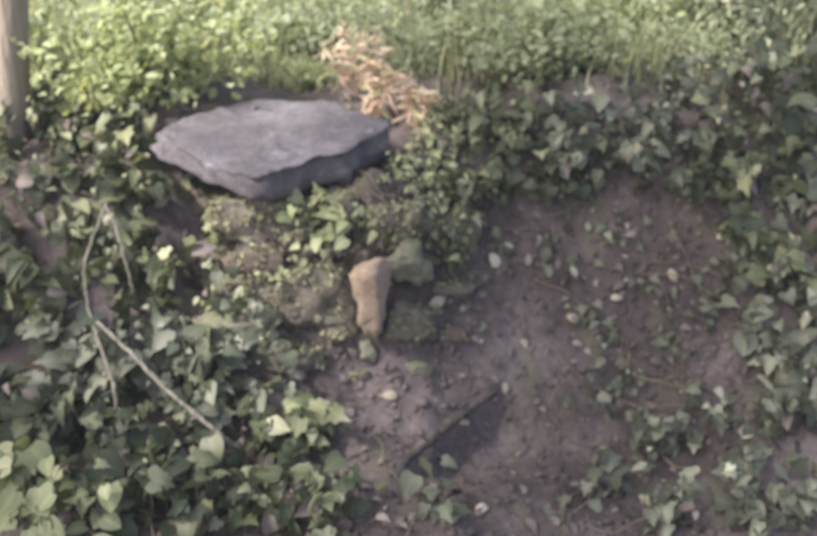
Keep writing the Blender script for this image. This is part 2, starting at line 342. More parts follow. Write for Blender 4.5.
# ------------------------------------------------------------------ the capstone slab
def build_slab():
    # three anchor points of the upper face, in pixels and depth (m) along the view axis
    A = at_depth(272, 170, 2.66); B = at_depth(160, 134, 2.93); C = at_depth(300, 99, 3.20)
    nrm = np.cross(B-A, C-A); nrm = nrm/np.linalg.norm(nrm)
    if nrm[2] < 0: nrm = -nrm
    out = [(158, 134), (172, 124), (200, 114), (228, 106), (262, 100), (300, 98), (338, 102), (368, 112), (388, 124), (378, 131), (360, 138),
           (349, 149), (331, 152), (316, 155), (300, 163), (284, 167), (268, 174), (250, 175), (232, 169), (208, 163), (184, 151), (164, 142)]
    P = []
    for px, py in out:
        d = ray(px, py); t = ((A-CAM) @ nrm)/(d @ nrm); P.append(CAM + d*t)
    P = np.array(P); n = len(P); K = 6
    Q = []
    for i in range(n):
        for k in range(K):
            Q.append(P[i]*(1-k/K)+P[(i+1) % n]*k/K)
    Q = np.array(Q); c = Q.mean(0); n = len(Q)
    rings = []
    for s in (0.03, 0.1, 0.18, 0.26, 0.34, 0.42, 0.5, 0.58, 0.66, 0.73, 0.8, 0.86, 0.91, 0.955): rings.append((c+(Q-c)*s, 'top'))
    rings.append((c+(Q-c)*0.985 - nrm*0.003, 'top')); rings.append((Q - nrm*0.007, 'edge'))
    und = 1-sstep(c[0]-0.10, c[0]+0.06, Q[:, 0])             # left side slopes outwards, right side is undercut
    tk = 0.46 + 0.54*sstep(c[0]-0.2, c[0]+0.15, Q[:, 0])      # thinner towards its left end
    for dz, s in ((0.020, 1.004), (0.036, 0.998), (0.055, 0.985), (0.074, 0.975), (0.092, 0.95), (0.104, 0.90), (0.112, 0.6), (0.112, 0.1)): rings.append((c+(Q-c)*(s+und*(1-s)*1.6*(s > 0.7))[:, None] - nrm*(dz*tk)[:, None], 'side'))
    V = []
    for r, kind in rings:
        q = r.copy()
        a = 0.020*fbm(q[:, 0]*6, q[:, 1]*6+q[:, 2]*9, 41, 4) + (0.010*fbm(q[:, 0]*26, q[:, 1]*26+q[:, 2]*30, 45, 3))
        q = q + nrm*a[:, None]
        if kind != 'top':
            b = 0.045*fbm(q[:, 0]*9+q[:, 2]*22, q[:, 1]*9-q[:, 2]*17, 51, 4); dr = q-c; dr = dr/np.linalg.norm(dr, axis=1, keepdims=True)
            q = q + dr*b[:, None]
        V.append(q)
    V = np.concatenate(V); F = []
    for i in range(len(rings)-1):
        for k in range(n): F.append((i*n+k, i*n+(k+1) % n, (i+1)*n+(k+1) % n, (i+1)*n+k))
    F.append(tuple(range(n-1, -1, -1))); F.append(tuple((len(rings)-1)*n+k for k in range(n)))
    base = c - nrm*0.112
    o = obj('stone_slab', V-base, [f[::-1] for f in F], M['slab'], None, True, base)
    tag(o, 'large flat grey stone slab lying tilted on top of the rubble stones', 'stone slab')
    bm = bmesh.new(); bm.from_mesh(o.data); bmesh.ops.recalc_face_normals(bm, faces=bm.faces); bm.to_mesh(o.data); bm.free()
    return o
slab = build_slab()

# ------------------------------------------------------------------ rubble stones below it
def rock(name, label, px, py, wpx, hpx, mat, seed, deep=0.8, rotdeg=0, sink=0.35, facets=9, taper=0.0, group=None, fwd=0.0, grow=1.0):
    g = ground_at(px, py); dep = float((g-CAM) @ np.array([0, cp, -sp])); k = dep/FPX
    a, b, c = wpx*k/2*grow, hpx*k/2*grow, deep*min(wpx, hpx)*k/2*1.3
    bm = bmesh.new(); bmesh.ops.create_icosphere(bm, subdivisions=4, radius=1)
    r_ = random.Random(seed); planes = []
    for i in range(facets):
        d = Vector((r_.gauss(0, 1), r_.gauss(0, 1), r_.gauss(0, 1))).normalized(); planes.append((d, r_.uniform(0.66, 0.9)))
    rot = Matrix.Rotation(R(rotdeg), 3, 'Y')
    for v in bm.verts:
        p = v.co.normalized(); p = Vector([math.copysign(abs(q)**0.72, q) for q in p])
        for d, h in planes:
            e = p.dot(d)-h
            if e > 0: p -= d*e*0.9
        x = p.x*a*(1+taper*p.z); q = rot @ Vector((x, p.y*c, p.z*b))
        v.co = q
    A_ = np.array([tuple(v.co) for v in bm.verts]); U_ = A_/np.maximum(np.linalg.norm(A_, axis=1, keepdims=True), 1e-6)
    n_ = min(a, b)*(0.40*fbm(A_[:, 0]*16+seed, A_[:, 2]*16+A_[:, 1]*12, seed, 4) + 0.24*fbm(A_[:, 0]*60+seed, A_[:, 2]*60+A_[:, 1]*50, seed+9, 3))
    for v, q in zip(bm.verts, A_+U_*n_[:, None]): v.co = q
    zmin = min(v.co.z for v in bm.verts)
    me = bpy.data.meshes.new(name); bmesh.ops.translate(bm, verts=bm.verts, vec=(0, 0, -zmin))
    bm.to_mesh(me); bm.free(); me.polygons.foreach_set('use_smooth', [True]*len(me.polygons)); me.materials.append(mat)
    o = bpy.data.objects.new(name, me); col.objects.link(o)
    vd = ray(px, py); vd = vd/np.linalg.norm(vd)
    ctr = g + vd*c*(2*sink-1) - vd*fwd
    o.location = (ctr[0], ctr[1], ctr[2]+zmin); tag(o, label, 'stone', group or 'rubble stones under the slab')
    if mat.name not in ('tan_stone', 'pale_stone'):
        co = np.empty(len(me.vertices)*3); me.vertices.foreach_get('co', co); co = co.reshape(-1, 3); no = np.empty(len(me.vertices)*3); me.vertices.foreach_get('normal', no); no = no.reshape(-1, 3)
        ok = np.where((no[:, 2] > -0.3) & (fbm(co[:, 0]*22+seed, co[:, 2]*22+co[:, 1]*15, seed+50, 3)+0.3*no[:, 2] > (0.02 if mat.name == 'mossy_stone' else 0.16)))[0]
        if len(ok) > 8:
            cnt = int(min(900, 2.0e4*a*b*4)); q = rng.choice(ok, cnt); P = co[q]+no[q]*0.003+rng.normal(0, 0.004, (cnt, 3))
            joined_leaves('moss', OVATE, P, frames(no[q]+rng.normal(0, 0.5, (cnt, 3)), rng.normal(0, 1, (cnt, 3))+np.array([0, -0.3, -0.6])), rng.uniform(0.006, 0.015, cnt), M['moss'], o, np.zeros(3))
    return o
ST = [
 ('mossy flat stone right under the front corner of the slab', 262, 216, 96, 40, 'mossy', 1, {}),
 ('small mossy stone wedged under the dark right side of the slab', 335, 213, 56, 50, 'mossy', 2, {}),
 ('reddish brown flat stone below the mossy flat stone', 256, 263, 58, 24, 'red', 3, {'rotdeg': -4}),
 ('large dull brown stone left of the upright tan stone', 318, 308, 78, 88, 'brown', 4, {'deep': 0.45, 'sink': 0.55}),
 ('upright tan wedge stone narrowing to the bottom', 370, 298, 36, 86, 'tan', 5, {'taper': 0.5, 'sink': 0.12, 'facets': 4, 'rotdeg': -3, 'fwd': 0.03}),
 ('rounded pale stone at the shoulder of the upright tan stone', 406, 266, 52, 42, 'pale', 6, {'sink': 0.25}),
 ('long pale greyish stone in the lower left of the rubble', 243, 322, 86, 34, 'pale', 7, {'rotdeg': -9}),
 ('brown stone low in the rubble above the pale leafy sprig', 285, 358, 70, 42, 'brown', 8, {}),
 ('dark brown stone at the right of the rubble near the bare soil', 447, 240, 60, 56, 'brown', 9, {'sink': 0.45}),
 ('mossy stone half buried right of the small mossy stone', 396, 222, 64, 40, 'mossy', 10, {'sink': 0.45}),
 ('small greyish stone at the left edge of the rubble', 222, 250, 40, 44, 'mossy', 11, {}),
 ('small pale pointed stone directly beneath the upright tan stone', 368, 353, 17, 24, 'pale', 12, {'taper': 0.2}),
 ('brown stone half buried below the rounded pale stone', 412, 322, 58, 48, 'brown', 13, {'sink': 0.55}),
 ('dull brown stone under the reddish brown flat stone', 262, 292, 56, 28, 'brown', 14, {}),
 ('dark supporting stone hidden in shade under the left slab edge', 205, 200, 60, 40, 'brown', 15, {'sink': 0.5}),
]
for lab, px, py, wp, hp, mt, sd_, kw in ST: rock('rubble_stone', lab, px, py, wp, hp, M[mt], sd_, grow=1.0 if mt == 'tan' else 1.12, **{**kw, 'sink': kw.get('sink', 0.42) if mt in ('tan', 'pale') else 0.60})

short = ['the mossy flat stone', 'the small mossy stone under the slab', 'the reddish flat stone', 'the large dull brown stone', 'the upright tan stone', 'the rounded pale stone', 'the long pale stone',
         'the lowest brown stone', 'the dark brown stone by the soil', 'the half-buried mossy stone', 'the small greyish stone']
used = set()
for k in range(60):
    fx = random.uniform(215, 465); fy = random.uniform(208, 392); sz = random.uniform(13, 30); mt = random.choice(['mossy', 'brown', 'brown', 'pale', 'red'])
    if abs(fx-372) < 36 and 250 < fy < 350: continue
    q = min(range(11), key=lambda i: (ST[i][1]-fx)**2+(ST[i][2]-fy)**2); dx, dy = fx-ST[q][1], fy-ST[q][2]
    side = ('right of' if dx > 0 else 'left of') if abs(dx) > abs(dy) else ('below' if dy > 0 else 'above')
    lab = {'mossy': 'mossy', 'brown': 'brown', 'pale': 'pale', 'red': 'reddish'}[mt]+' rubble fragment just '+side+' '+short[q]
    if (side, q) in used: continue
    used.add((side, q))
    rock('rubble_fragment', lab, fx, fy, sz*random.uniform(1, 1.6), sz*0.8, M[mt], 30+k, sink=0.5, rotdeg=random.uniform(-25, 25), facets=7, group='small rubble fragments under the slab')

# ------------------------------------------------------------------ the sapling trunk, upper left
def tree(px, py, wpx, label, height=4.6, lean=(0.05, 0.1), crown_n=3500, seed=3, loc=None, dia=None, leaf=(0.05, 0.09)):
    r_ = random.Random(seed)
    g = ground_at(px, py) if loc is None else np.array([loc[0], loc[1], float(H(loc[0], loc[1]))])
    dep = float((g-CAM) @ np.array([0, cp, -sp])); r0 = (wpx*dep/FPX/2) if dia is None else dia/2
    root = empty('tree', g - np.array([0, 0, 0.04])); tag(root, label, 'tree', None)
    P = []; rad = []
    for i in range(16):
        t = i/15; P.append((lean[0]*height*t + 0.03*math.sin(5*t+seed), lean[1]*height*t*t, height*t)); rad.append(r0*(1.25-0.25*min(1, t*14))*(1-0.72*t))
    V, F = tube(smooth_path(P, 5), np.interp(np.linspace(0, 1, 76), np.linspace(0, 1, 16), rad), 14, 0.035)
    tr = obj('trunk', V, F, M['bark'], root)
    tips = []
    for k in range(9):
        t = 0.5+0.5*k/9; b = Vector(P[int(t*15)]); a = k*2.4; L = height*(0.34-0.18*(t-0.5))
        pts = [b]
        for j in range(1, 5): pts.append(b + Vector((math.cos(a), math.sin(a), 0.45+0.1*j))*L*j/4 + Vector((r_.gauss(0, .06), r_.gauss(0, .06), 0)))
        V, F = tube(smooth_path(pts, 4), np.linspace(r0*0.4, r0*0.08, 17), 6, 0.05); obj('limb', V, F, M['bark'], tr)
        tips += pts[2:]
    tips = np.array([tuple(t) for t in tips]); n = crown_n
    ci = rng.integers(0, len(tips), n); pos = tips[ci] + rng.normal(0, 0.22, (n, 3))
    nn = rng.normal(0, 0.6, (n, 3)) + np.array([0, 0, 0.8]); tt = rng.normal(0, 1, (n, 3)) - np.array([0, 0, 0.5])
    joined_leaves('crown', OVATE, pos, frames(nn, tt), rng.uniform(leaf[0], leaf[1], n), M['soft_leaf'], root, np.zeros(3), None)
tree(0, 0, 0, 'unseen tall leafy tree added left of the view to shade the bank', height=5.2, lean=(0.02, 0.0), crown_n=11000, seed=8, loc=(-3.1, 0.0), dia=0.24, leaf=(0.07, 0.12))  # out-of-view tree added so its crown keeps the sun off the bank
tree(8, 134, 34, 'slender grey-brown sapling trunk in the upper left corner', lean=(0.20, 0.02))

# ------------------------------------------------------------------ ivy and other leafy plants on the bank
CAMDIR = np.array([0, -0.75, 0.45])
def plant(name, label, cat, ell, n, size, mat, shape, sid, lift=(0.01, 0.12), group=None, single=280, spread=0.62, down=0.8, stems=4, face=0.55, deadf=0.07):
    if sid == 'i' and n > 100: n = int(n*1.35); size = (size[0]*0.70, size[1]*1.0); lift = (lift[0], lift[1]*1.25)
    ws = np.array([e[2]*e[3] for e in ell], float); ws /= ws.sum()
    which = rng.choice(len(ell), n, p=ws); E = np.array([e[:4] for e in ell], float)[which]
    a = rng.random(n)*2*math.pi; r = np.sqrt(rng.random(n))
    edge = 1 + 0.35*np.sin(3*a+which*1.7) * 0.5 + 0.2*np.sin(7*a+1.0)
    px = E[:, 0]+E[:, 2]*r*np.cos(a)*edge; py = E[:, 1]+E[:, 3]*r*np.sin(a)*edge
    # clumps: pull leaves towards a few shoots
    ns = max(4, n//20); sx = rng.integers(0, n, ns); d2 = (px[:, None]-px[sx][None])**2+(py[:, None]-py[sx][None])**2; nr = sx[d2.argmin(1)]
    f = rng.uniform(0.0, 0.85, n); px = px*(1-f)+px[nr]*f; py = py*(1-f)+py[nr]*f
    G = ground_at(px, py)
    if sid == 'i' and n > 100:                              # bare gaps between the clumps
        kp = fbm(G[:, 0]*5.5+7, G[:, 1]*5.5+G[:, 2]*5.5, 91, 3) > -0.25; px, py, G = px[kp], py[kp], G[kp]; n = len(px)
    N = Nrm(G[:, 0], G[:, 1])
    h = lift[0]+(lift[1]-lift[0])*rng.random(n)**1.4
    P = G + N*h[:, None]
    nn = N*0.5 + CAMDIR*face + np.array([0, 0, 0.25]) + rng.normal(0, spread, (n, 3))
    tt = np.array([0, -0.25, -1.0])*down + rng.normal(0, 0.6, (n, 3))
    rot = frames(nn, tt); S = (size[0]*0.55+(size[1]*1.05-size[0]*0.55)*rng.random(n)**1.3)
    base = G[np.argmin(G[:, 2])].copy(); base[2] -= 0.01
    root = empty(name, base); tag(root, label, cat, group)
    order = np.argsort(-(h/ max(lift[1], 1e-3) + S/size[1])); k = min(single, n); s1, s2 = order[:k], order[k:]
    var = rng.choice(5, n, p=[0.27, 0.24, 0.23, 0.17, 0.09]); dead = rng.random(n) < deadf
    shapes = [IVY, IVY2, IVY3, IVY4, BROAD] if sid == 'i' else [shape]*5
    for v in range(5):
        for dd in (False, True):
            q = np.array([i for i in s1 if var[i] == v and dead[i] == dd], int)
            if len(q): single_leaves('leaf', DRY if dd else shapes[v], 'd' if dd else sid+str(v), P[q], rot[q], S[q], M['litter' if dd else mat], root, base)
    if len(s2): joined_leaves('foliage', shapes[0], P[s2], rot[s2], S[s2], M[mat], root, base)
    # trailing stems over the surface, and stalks
    for e in range(stems):
        q = rng.integers(0, n); pts = [(px[q], py[q])]; ang = random.uniform(0, 6.28)
        for j in range(5):
            ang += random.uniform(-0.7, 0.7); pts.append((pts[-1][0]+22*math.cos(ang), pts[-1][1]+16*math.sin(ang)))
        pts = np.array(pts); g = ground_at(pts[:, 0], pts[:, 1]); g[:, 2] += rng.uniform(0.006, 0.04, len(g))
        V, F = tube(smooth_path(g-base, 4), np.linspace(0.0032, 0.0014, 21), 5); obj('stem', V, F, M['stem'], root)
    b_ = G-base-N*0.004+rng.normal(0, 0.012, (n, 3)); a_ = P-base; m_ = (a_+b_)/2+N*0.006
    tri = np.array([(0.0013, 0, 0), (-0.0007, 0.0011, 0), (-0.0007, -0.0011, 0.0005)])
    V = np.stack([b_, m_, a_], 1)[:, :, None, :]+tri[None, None]; F = []
    for q in range(n):
        o = q*9
        for r in (0, 3):
            for k in range(3): F.append((o+r+k, o+r+(k+1) % 3, o+r+3+(k+1) % 3, o+r+3+k))
    st = obj('stalks', V.reshape(-1, 3), F, M['stem'], root); st['kind'] = 'stuff'
    return root
IV = 'ivy patches over the bank'
plant('ivy_plant', 'pale green ivy just left of the grey slab', 'ivy', [(112, 160, 62, 42), (150, 195, 50, 22)], 260, (0.045, 0.075), 'ivy', IVY, 'i', group=IV)
plant('ivy_plant', 'dark ivy at the foot of the sapling trunk', 'ivy', [(30, 160, 55, 50), (60, 120, 60, 30)], 240, (0.04, 0.06), 'ivy_dark', IVY, 'i', group=IV)
plant('ivy_plant', 'ivy behind the two arching bare stems at the left', 'ivy', [(60, 255, 80, 50), (150, 275, 40, 40), (20, 320, 50, 50)], 420, (0.045, 0.075), 'ivy', IVY, 'i', group=IV)
plant('ivy_plant', 'ivy below the left end of the pale fallen stick', 'ivy', [(70, 370, 80, 45), (150, 345, 50, 30)], 330, (0.045, 0.078), 'ivy_grey', IVY, 'i', group=IV)
plant('broad_leaved_plant', 'broad pale green leaves in the lower left corner', 'plant', [(22, 475, 45, 35), (60, 525, 70, 30)], 120, (0.045, 0.075), 'pale_leaf', BROAD, 'b', lift=(0.02, 0.14))
plant('ivy_plant', 'dark ivy along the left edge above the broad pale leaves', 'ivy', [(25, 430, 60, 45), (90, 440, 40, 40)], 230, (0.04, 0.07), 'ivy_dark', IVY, 'i', group=IV)
plant('ivy_plant', 'ivy under the right half of the pale fallen stick', 'ivy', [(165, 440, 70, 60), (200, 505, 70, 45), (115, 500, 60, 45)], 430, (0.045, 0.075), 'ivy_dark', IVY, 'i', group=IV)
plant('ivy_plant', 'greyish ivy between the pale stick and the rubble stones', 'ivy', [(195, 345, 45, 40), (250, 355, 45, 25), (215, 395, 60, 30)], 260, (0.045, 0.072), 'ivy_grey', IVY, 'i', group=IV)
plant('ivy_plant', 'ivy at the bottom edge below the pale leafy sprig', 'ivy', [(290, 490, 60, 50), (330, 525, 50, 30), (300, 440, 45, 30)], 190, (0.04, 0.07), 'ivy', IVY, 'i', group=IV)
plant('ivy_plant', 'ivy spilling over the bank top right of the slab', 'ivy', [(505, 135, 55, 45), (470, 190, 35, 20)], 240, (0.035, 0.062), 'ivy', IVY, 'i', group=IV)
plant('ivy_plant', 'grey-green ivy along the bank top above the bare soil', 'ivy', [(600, 130, 60, 40), (680, 120, 60, 40), (610, 165, 60, 20)], 360, (0.035, 0.06), 'ivy_grey', IVY, 'i', group=IV)
plant('ivy_plant', 'dark glossy ivy in the upper right corner', 'ivy', [(770, 70, 60, 60), (790, 130, 50, 40)], 300, (0.045, 0.075), 'ivy_dark', IVY, 'i', lift=(0.02, 0.2), group=IV)
plant('ivy_plant', 'ivy hanging at the right edge level with the upright stone', 'ivy', [(765, 205, 60, 45), (780, 260, 55, 45), (730, 165, 40, 30)], 340, (0.04, 0.07), 'ivy', IVY, 'i', group=IV)
plant('ivy_plant', 'grey-green ivy at the right edge in the middle', 'ivy', [(785, 330, 55, 50), (790, 400, 50, 45)], 290, (0.04, 0.07), 'ivy_grey', IVY, 'i', group=IV)
plant('ivy_plant', 'low grey-green ivy creeping onto the bare soil lower right', 'ivy', [(690, 425, 45, 28), (630, 450, 40, 30), (735, 440, 40, 30)], 110, (0.034, 0.055), 'ivy_grey', IVY, 'i', group=IV)
plant('ivy_plant', 'ivy in the lower right corner', 'ivy', [(775, 500, 60, 45), (690, 520, 60, 30)], 150, (0.036, 0.06), 'ivy_grey', IVY, 'i', group=IV)
plant('ivy_plant', 'few ivy leaves at the bottom edge near the dark ledge strip', 'ivy', [(432, 508, 32, 26)], 22, (0.045, 0.07), 'ivy_grey', IVY, 'i', group=IV, stems=2)
plant('ivy_plant', 'scattered ivy leaves at the bottom edge on grey soil', 'ivy', [(600, 500, 45, 35)], 34, (0.04, 0.06), 'ivy_grey', IVY, 'i', group=IV, stems=3)
plant('moss_clump', 'pale green mossy clump at the right end of the slab', 'moss', [(418, 172, 34, 24), (440, 192, 26, 12), (440, 140, 22, 22)], 640, (0.014, 0.030), 'pale_leaf', OVATE, 'o', lift=(0.005, 0.06), single=60, stems=0)
plant('creeping_plant', 'tiny pale creeping leaves on the stones below the slab', 'creeper', [(270, 218, 45, 14), (325, 212, 40, 20), (390, 215, 40, 18), (240, 300, 30, 30), (300, 275, 40, 16)], 330, (0.014, 0.030), 'pale_leaf', OVATE, 'o', lift=(0.02, 0.07), single=100, stems=8)
plant('creeping_plant', 'sparse small green sprigs scattered on the bare soil slope', 'creeper', [(560, 250, 90, 50), (600, 400, 70, 40), (530, 420, 60, 40), (480, 330, 40, 60)], 90, (0.02, 0.045), 'ivy_grey', OVATE, 'o', lift=(0.005, 0.04), single=90, stems=6)
plant('ivy_plant', 'pale ivy leaves hanging right under the front corner of the slab', 'ivy', [(262, 218, 40, 14), (322, 210, 32, 16), (228, 228, 16, 18), (350, 228, 30, 14), (290, 245, 40, 12)], 95, (0.030, 0.052), 'pale_leaf', IVY, 'i', lift=(0.05, 0.11), group=IV, stems=3)
plant('ivy_plant', 'faded ivy leaves over the lower left of the rubble stones', 'ivy', [(240, 325, 45, 26), (275, 365, 45, 28), (225, 285, 25, 25)], 100, (0.035, 0.06), 'ivy_grey', IVY, 'i', lift=(0.05, 0.11), group=IV, stems=4)
plant('ivy_plant', 'mossy green sprigs over the stones right of the rubble', 'ivy', [(430, 215, 40, 25), (410, 240, 45, 20), (455, 265, 30, 45), (395, 250, 30, 12), (470, 225, 40, 25)], 98, (0.025, 0.045), 'ivy', IVY, 'i', lift=(0.04, 0.10), group=IV, stems=4)
plant('ivy_plant', 'thin scatter of ivy leaves on the upper bare soil', 'ivy', [(560, 205, 90, 25), (640, 240, 70, 45), (690, 300, 40, 60)], 60, (0.025, 0.045), 'ivy_grey', IVY, 'i', lift=(0.005, 0.03), group=IV, stems=3)
plant('ivy_plant', 'dark dense ivy drooping over the top of the bare soil', 'ivy', [(530, 185, 55, 24), (610, 180, 60, 24), (690, 175, 55, 30), (720, 130, 50, 40)], 330, (0.032, 0.058), 'ivy_dark', IVY, 'i', group=IV)
plant('ivy_plant', 'loose ivy at the right edge above the middle', 'ivy', [(790, 235, 40, 60), (735, 255, 35, 45), (800, 170, 40, 40)], 95, (0.036, 0.062), 'ivy_grey', IVY, 'i', group=IV)
plant('ivy_plant', 'faint small ivy leaves straggling over the middle of the bare soil', 'ivy', [(660, 350, 70, 50), (590, 300, 60, 60), (700, 390, 50, 30)], 80, (0.020, 0.042), 'ivy_grey', IVY, 'i', lift=(0.004, 0.03), group=IV, stems=1)
plant('leafy_sprig', 'pale green lobed leaf sprig in front of the lowest stones', 'plant', [(290, 402, 40, 18)], 20, (0.06, 0.085), 'pale_leaf', IVY, 'i', lift=(0.06, 0.12), stems=2, spread=0.25)

# ------------------------------------------------------------------ undergrowth on the plateau behind
def shrub(label, px, py, wm, hm, n, size, mat, shape, seed, cat='shrub', name='shrub', group='shrubs behind the bank'):
    n = int(n*1.8); size = (size[0]*0.7, size[1]*0.72)
    r_ = random.Random(seed); g = ground_at(px, py); root = empty(name, g-np.array([0, 0, 0.03])); tag(root, label, cat, group)
    cl = []
    for k in range(9):
        a = r_.uniform(0, 6.28); q = r_.random()**0.5
        tip = Vector((math.cos(a)*q*wm/2, math.sin(a)*q*wm*0.4, hm*r_.uniform(0.35, 1.0)))
        pts = [Vector((0, 0, 0)), Vector((tip.x*0.3, tip.y*0.3, tip.z*0.5)), tip]
        V, F = tube(smooth_path(pts, 5), np.linspace(0.008, 0.002, 11), 5); obj('stem', V, F, M['stem'], root)
        cl += [tip, tip*0.75, Vector((tip.x*0.6, tip.y*0.6, tip.z*0.45))]
    cl = np.array([tuple(c) for c in cl]); ci = rng.integers(0, len(cl), n)
    pos = cl[ci] + rng.normal(0, 1, (n, 3))*np.array([wm*0.13, wm*0.10, hm*0.13]); pos[:, 2] = np.maximum(pos[:, 2], 0.03)
    nn = rng.normal(0, 0.55, (n, 3))+np.array([0, -0.3, 0.8]); tt = rng.normal(0, 0.8, (n, 3))-np.array([0, 0, 0.4])
    joined_leaves('crown', shape, pos, frames(nn, tt), rng.uniform(size[0], size[1], n), M[mat], root, np.zeros(3), None)
shrub('yellow-green bush behind the left end of the slab', 150, 92, 0.62, 0.34, 1100, (0.03, 0.06), 'yellow_leaf', OVATE, 1)
shrub('soft green bush beside the sapling trunk', 62, 82, 0.5, 0.34, 800, (0.03, 0.05), 'soft_leaf', OVATE, 2)
shrub('soft green bush between the yellow-green bush and dead fronds', 258, 62, 0.6, 0.32, 900, (0.03, 0.05), 'soft_leaf', OVATE, 3)
shrub('low yellow-green weed left of the dead fronds', 300, 84, 0.25, 0.13, 260, (0.025, 0.045), 'yellow_leaf', LANCE, 4)
shrub('pale green bush above the dead fronds', 420, 66, 0.75, 0.30, 1100, (0.03, 0.055), 'soft_leaf', LANCE, 5)
shrub('pale green bush right of centre at the top', 540, 72, 0.7, 0.3, 1000, (0.03, 0.055), 'soft_leaf', OVATE, 6)
shrub('bright yellow-green bush at the top edge right of centre', 640, 42, 0.7, 0.34, 1100, (0.03, 0.055), 'yellow_leaf', OVATE, 7)
shrub('soft green bush left of the dark glossy ivy', 715, 76, 0.55, 0.25, 800, (0.03, 0.05), 'soft_leaf', LANCE, 8)
shrub('low dull green weed at the right of the withered bracken', 448, 122, 0.22, 0.12, 150, (0.03, 0.05), 'ivy', LANCE, 15)
shrub('dark green bush behind the ivy at the upper right', 720, 40, 0.5, 0.3, 500, (0.03, 0.055), 'ivy', OVATE, 14)
shrub('small dark bush at the top edge above the pale green bush', 450, 12, 0.5, 0.2, 600, (0.03, 0.05), 'ivy_dark', OVATE, 9)

# dead bracken: upright pinkish tan fronds at the right end of the slab
def frond(parent, base, tip, sag, leaf, mat, nleaf=14):
    b, t = Vector(base), Vector(tip); pts = []
    for i in range(9):
        q = i/8; p = b.lerp(t, q); p.z += sag*math.sin(q*math.pi); pts.append(p)
    V, F = tube(pts, np.linspace(0.0048, 0.0018, 9), 5); fr = obj('frond', V, F, M[mat], parent)
    pos = []; nn = []; tt = []; S = []
    ax = (t-b).normalized(); side = ax.cross(Vector((0, -1, 0.4))).normalized()
    for i in range(nleaf):
        q = 0.22+0.78*i/nleaf; p = b.lerp(t, q); p.z += sag*math.sin(q*math.pi)
        for s in (-1, 1):
            pos.append(tuple(p)); tt.append(tuple(side*s*random.uniform(0.3, 1.1)+ax*random.uniform(0.1, 0.9)+Vector((random.gauss(0, .35), random.gauss(0, .35), random.uniform(-1.3, .3))))); nn.append((random.gauss(0, .8), -0.7+random.gauss(0, .6), random.gauss(.4, .5))); S.append(leaf*(1.1-q*0.65)*random.uniform(0.5, 1.4))
    joined_leaves('leaflets', WISP, np.array(pos), frames(np.array(nn), np.array(tt)), np.array(S), M[mat], fr, np.zeros(3), None)
def bracken(label, px, py, specs, mat, leaf=0.07):
    g = ground_at(px, py); root = empty('bracken_plant', g-np.array([0, 0, 0.02])); tag(root, label, 'bracken', 'bracken plants behind the slab')
    for dx, dy, h, sag in specs: frond(root, (random.uniform(-.03, .03), random.uniform(-.03, .03), 0), (dx, dy, h), sag, leaf, mat)
bracken('pale withered fern standing behind the slab among yellow-green weeds', 352, 100, [(-0.09, -0.04, 0.22, 0.04), (0.03, -0.06, 0.26, 0.03), (-0.02, -0.02, 0.29, 0.02)], 'dead', 0.08)
bracken('withered pinkish tan bracken behind the right end of the slab', 385, 118, [(-0.06, -0.02, 0.28, 0.03), (-0.14, 0.0, 0.24, 0.05), (0.0, -0.06, 0.26, 0.03), (0.05, -0.07, 0.19, 0.04), (-0.03, 0.02, 0.32, 0.02)], 'dead', 0.08)
bracken('withered reddish bracken right of the slab hanging over the edge', 418, 122, [(-0.03, -0.03, 0.17, 0.03), (0.02, -0.08, 0.13, 0.05), (0.05, -0.12, -0.02, 0.10), (0.0, -0.13, -0.04, 0.10), (0.08, -0.06, 0.10, 0.06), (-0.08, -0.04, 0.16, 0.04)], 'dead', 0.07)

# grass over the plateau: uncountable blades
def grass():
    n = 26000
    x = rng.uniform(-3.2, 3.2, n); y = 3.05+rng.random(n)**1.1*3.4
    dens = fbm(x*1.6, y*1.6, 71, 3); keep = (dens > -0.25) & ~((x < 0.08) & (x > -0.85) & (y < 3.35))
    keep &= rng.random(n) < sstep(3.0, 3.5, y+0.15*dens)
    x = x[keep]; y = y[keep]; n = len(x); z = H(x, y)-0.01
    pn = fbm(x*3.1, y*3.1, 77, 3); h = rng.uniform(0.09, 0.26, n)*np.clip(0.95+1.3*pn, 0.35, 1.7); az = rng.random(n)*6.283; bend = rng.uniform(0.1, 0.8, n)*h; wd = rng.uniform(0.003, 0.0065, n)
    V = np.zeros((n, 7, 3)); ca, sa = np.cos(az), np.sin(az); k = 0
    for i, q in enumerate((0, 0.4, 0.75, 1.0)):
        cx = x+ca*bend*q*q; cy = y+sa*bend*q*q; cz = z+h*(q-0.35*(bend/h)*q*q)
        ww = wd*(1-q*0.8)
        if i < 3:
            V[:, k] = np.stack([cx-sa*ww, cy+ca*ww, cz], -1); V[:, k+1] = np.stack([cx+sa*ww, cy-ca*ww, cz], -1); k += 2
        else: V[:, k] = np.stack([cx, cy, cz], -1)
    F = []
    for i in range(n):
        o = i*7; F += [(o, o+1, o+3, o+2), (o+2, o+3, o+5, o+4), (o+4, o+5, o+6)]
    g = obj('grass', V.reshape(-1, 3), F, M['grass'], None, True, None, np.repeat(np.clip(0.45+1.1*fbm(x*2.3, y*2.3, 83, 3)+rng.normal(0, 0.18, n), 0, 0.99), 7))
    tag(g, 'soft green grass over the ground behind the slab', 'grass', kind='stuff')
grass()

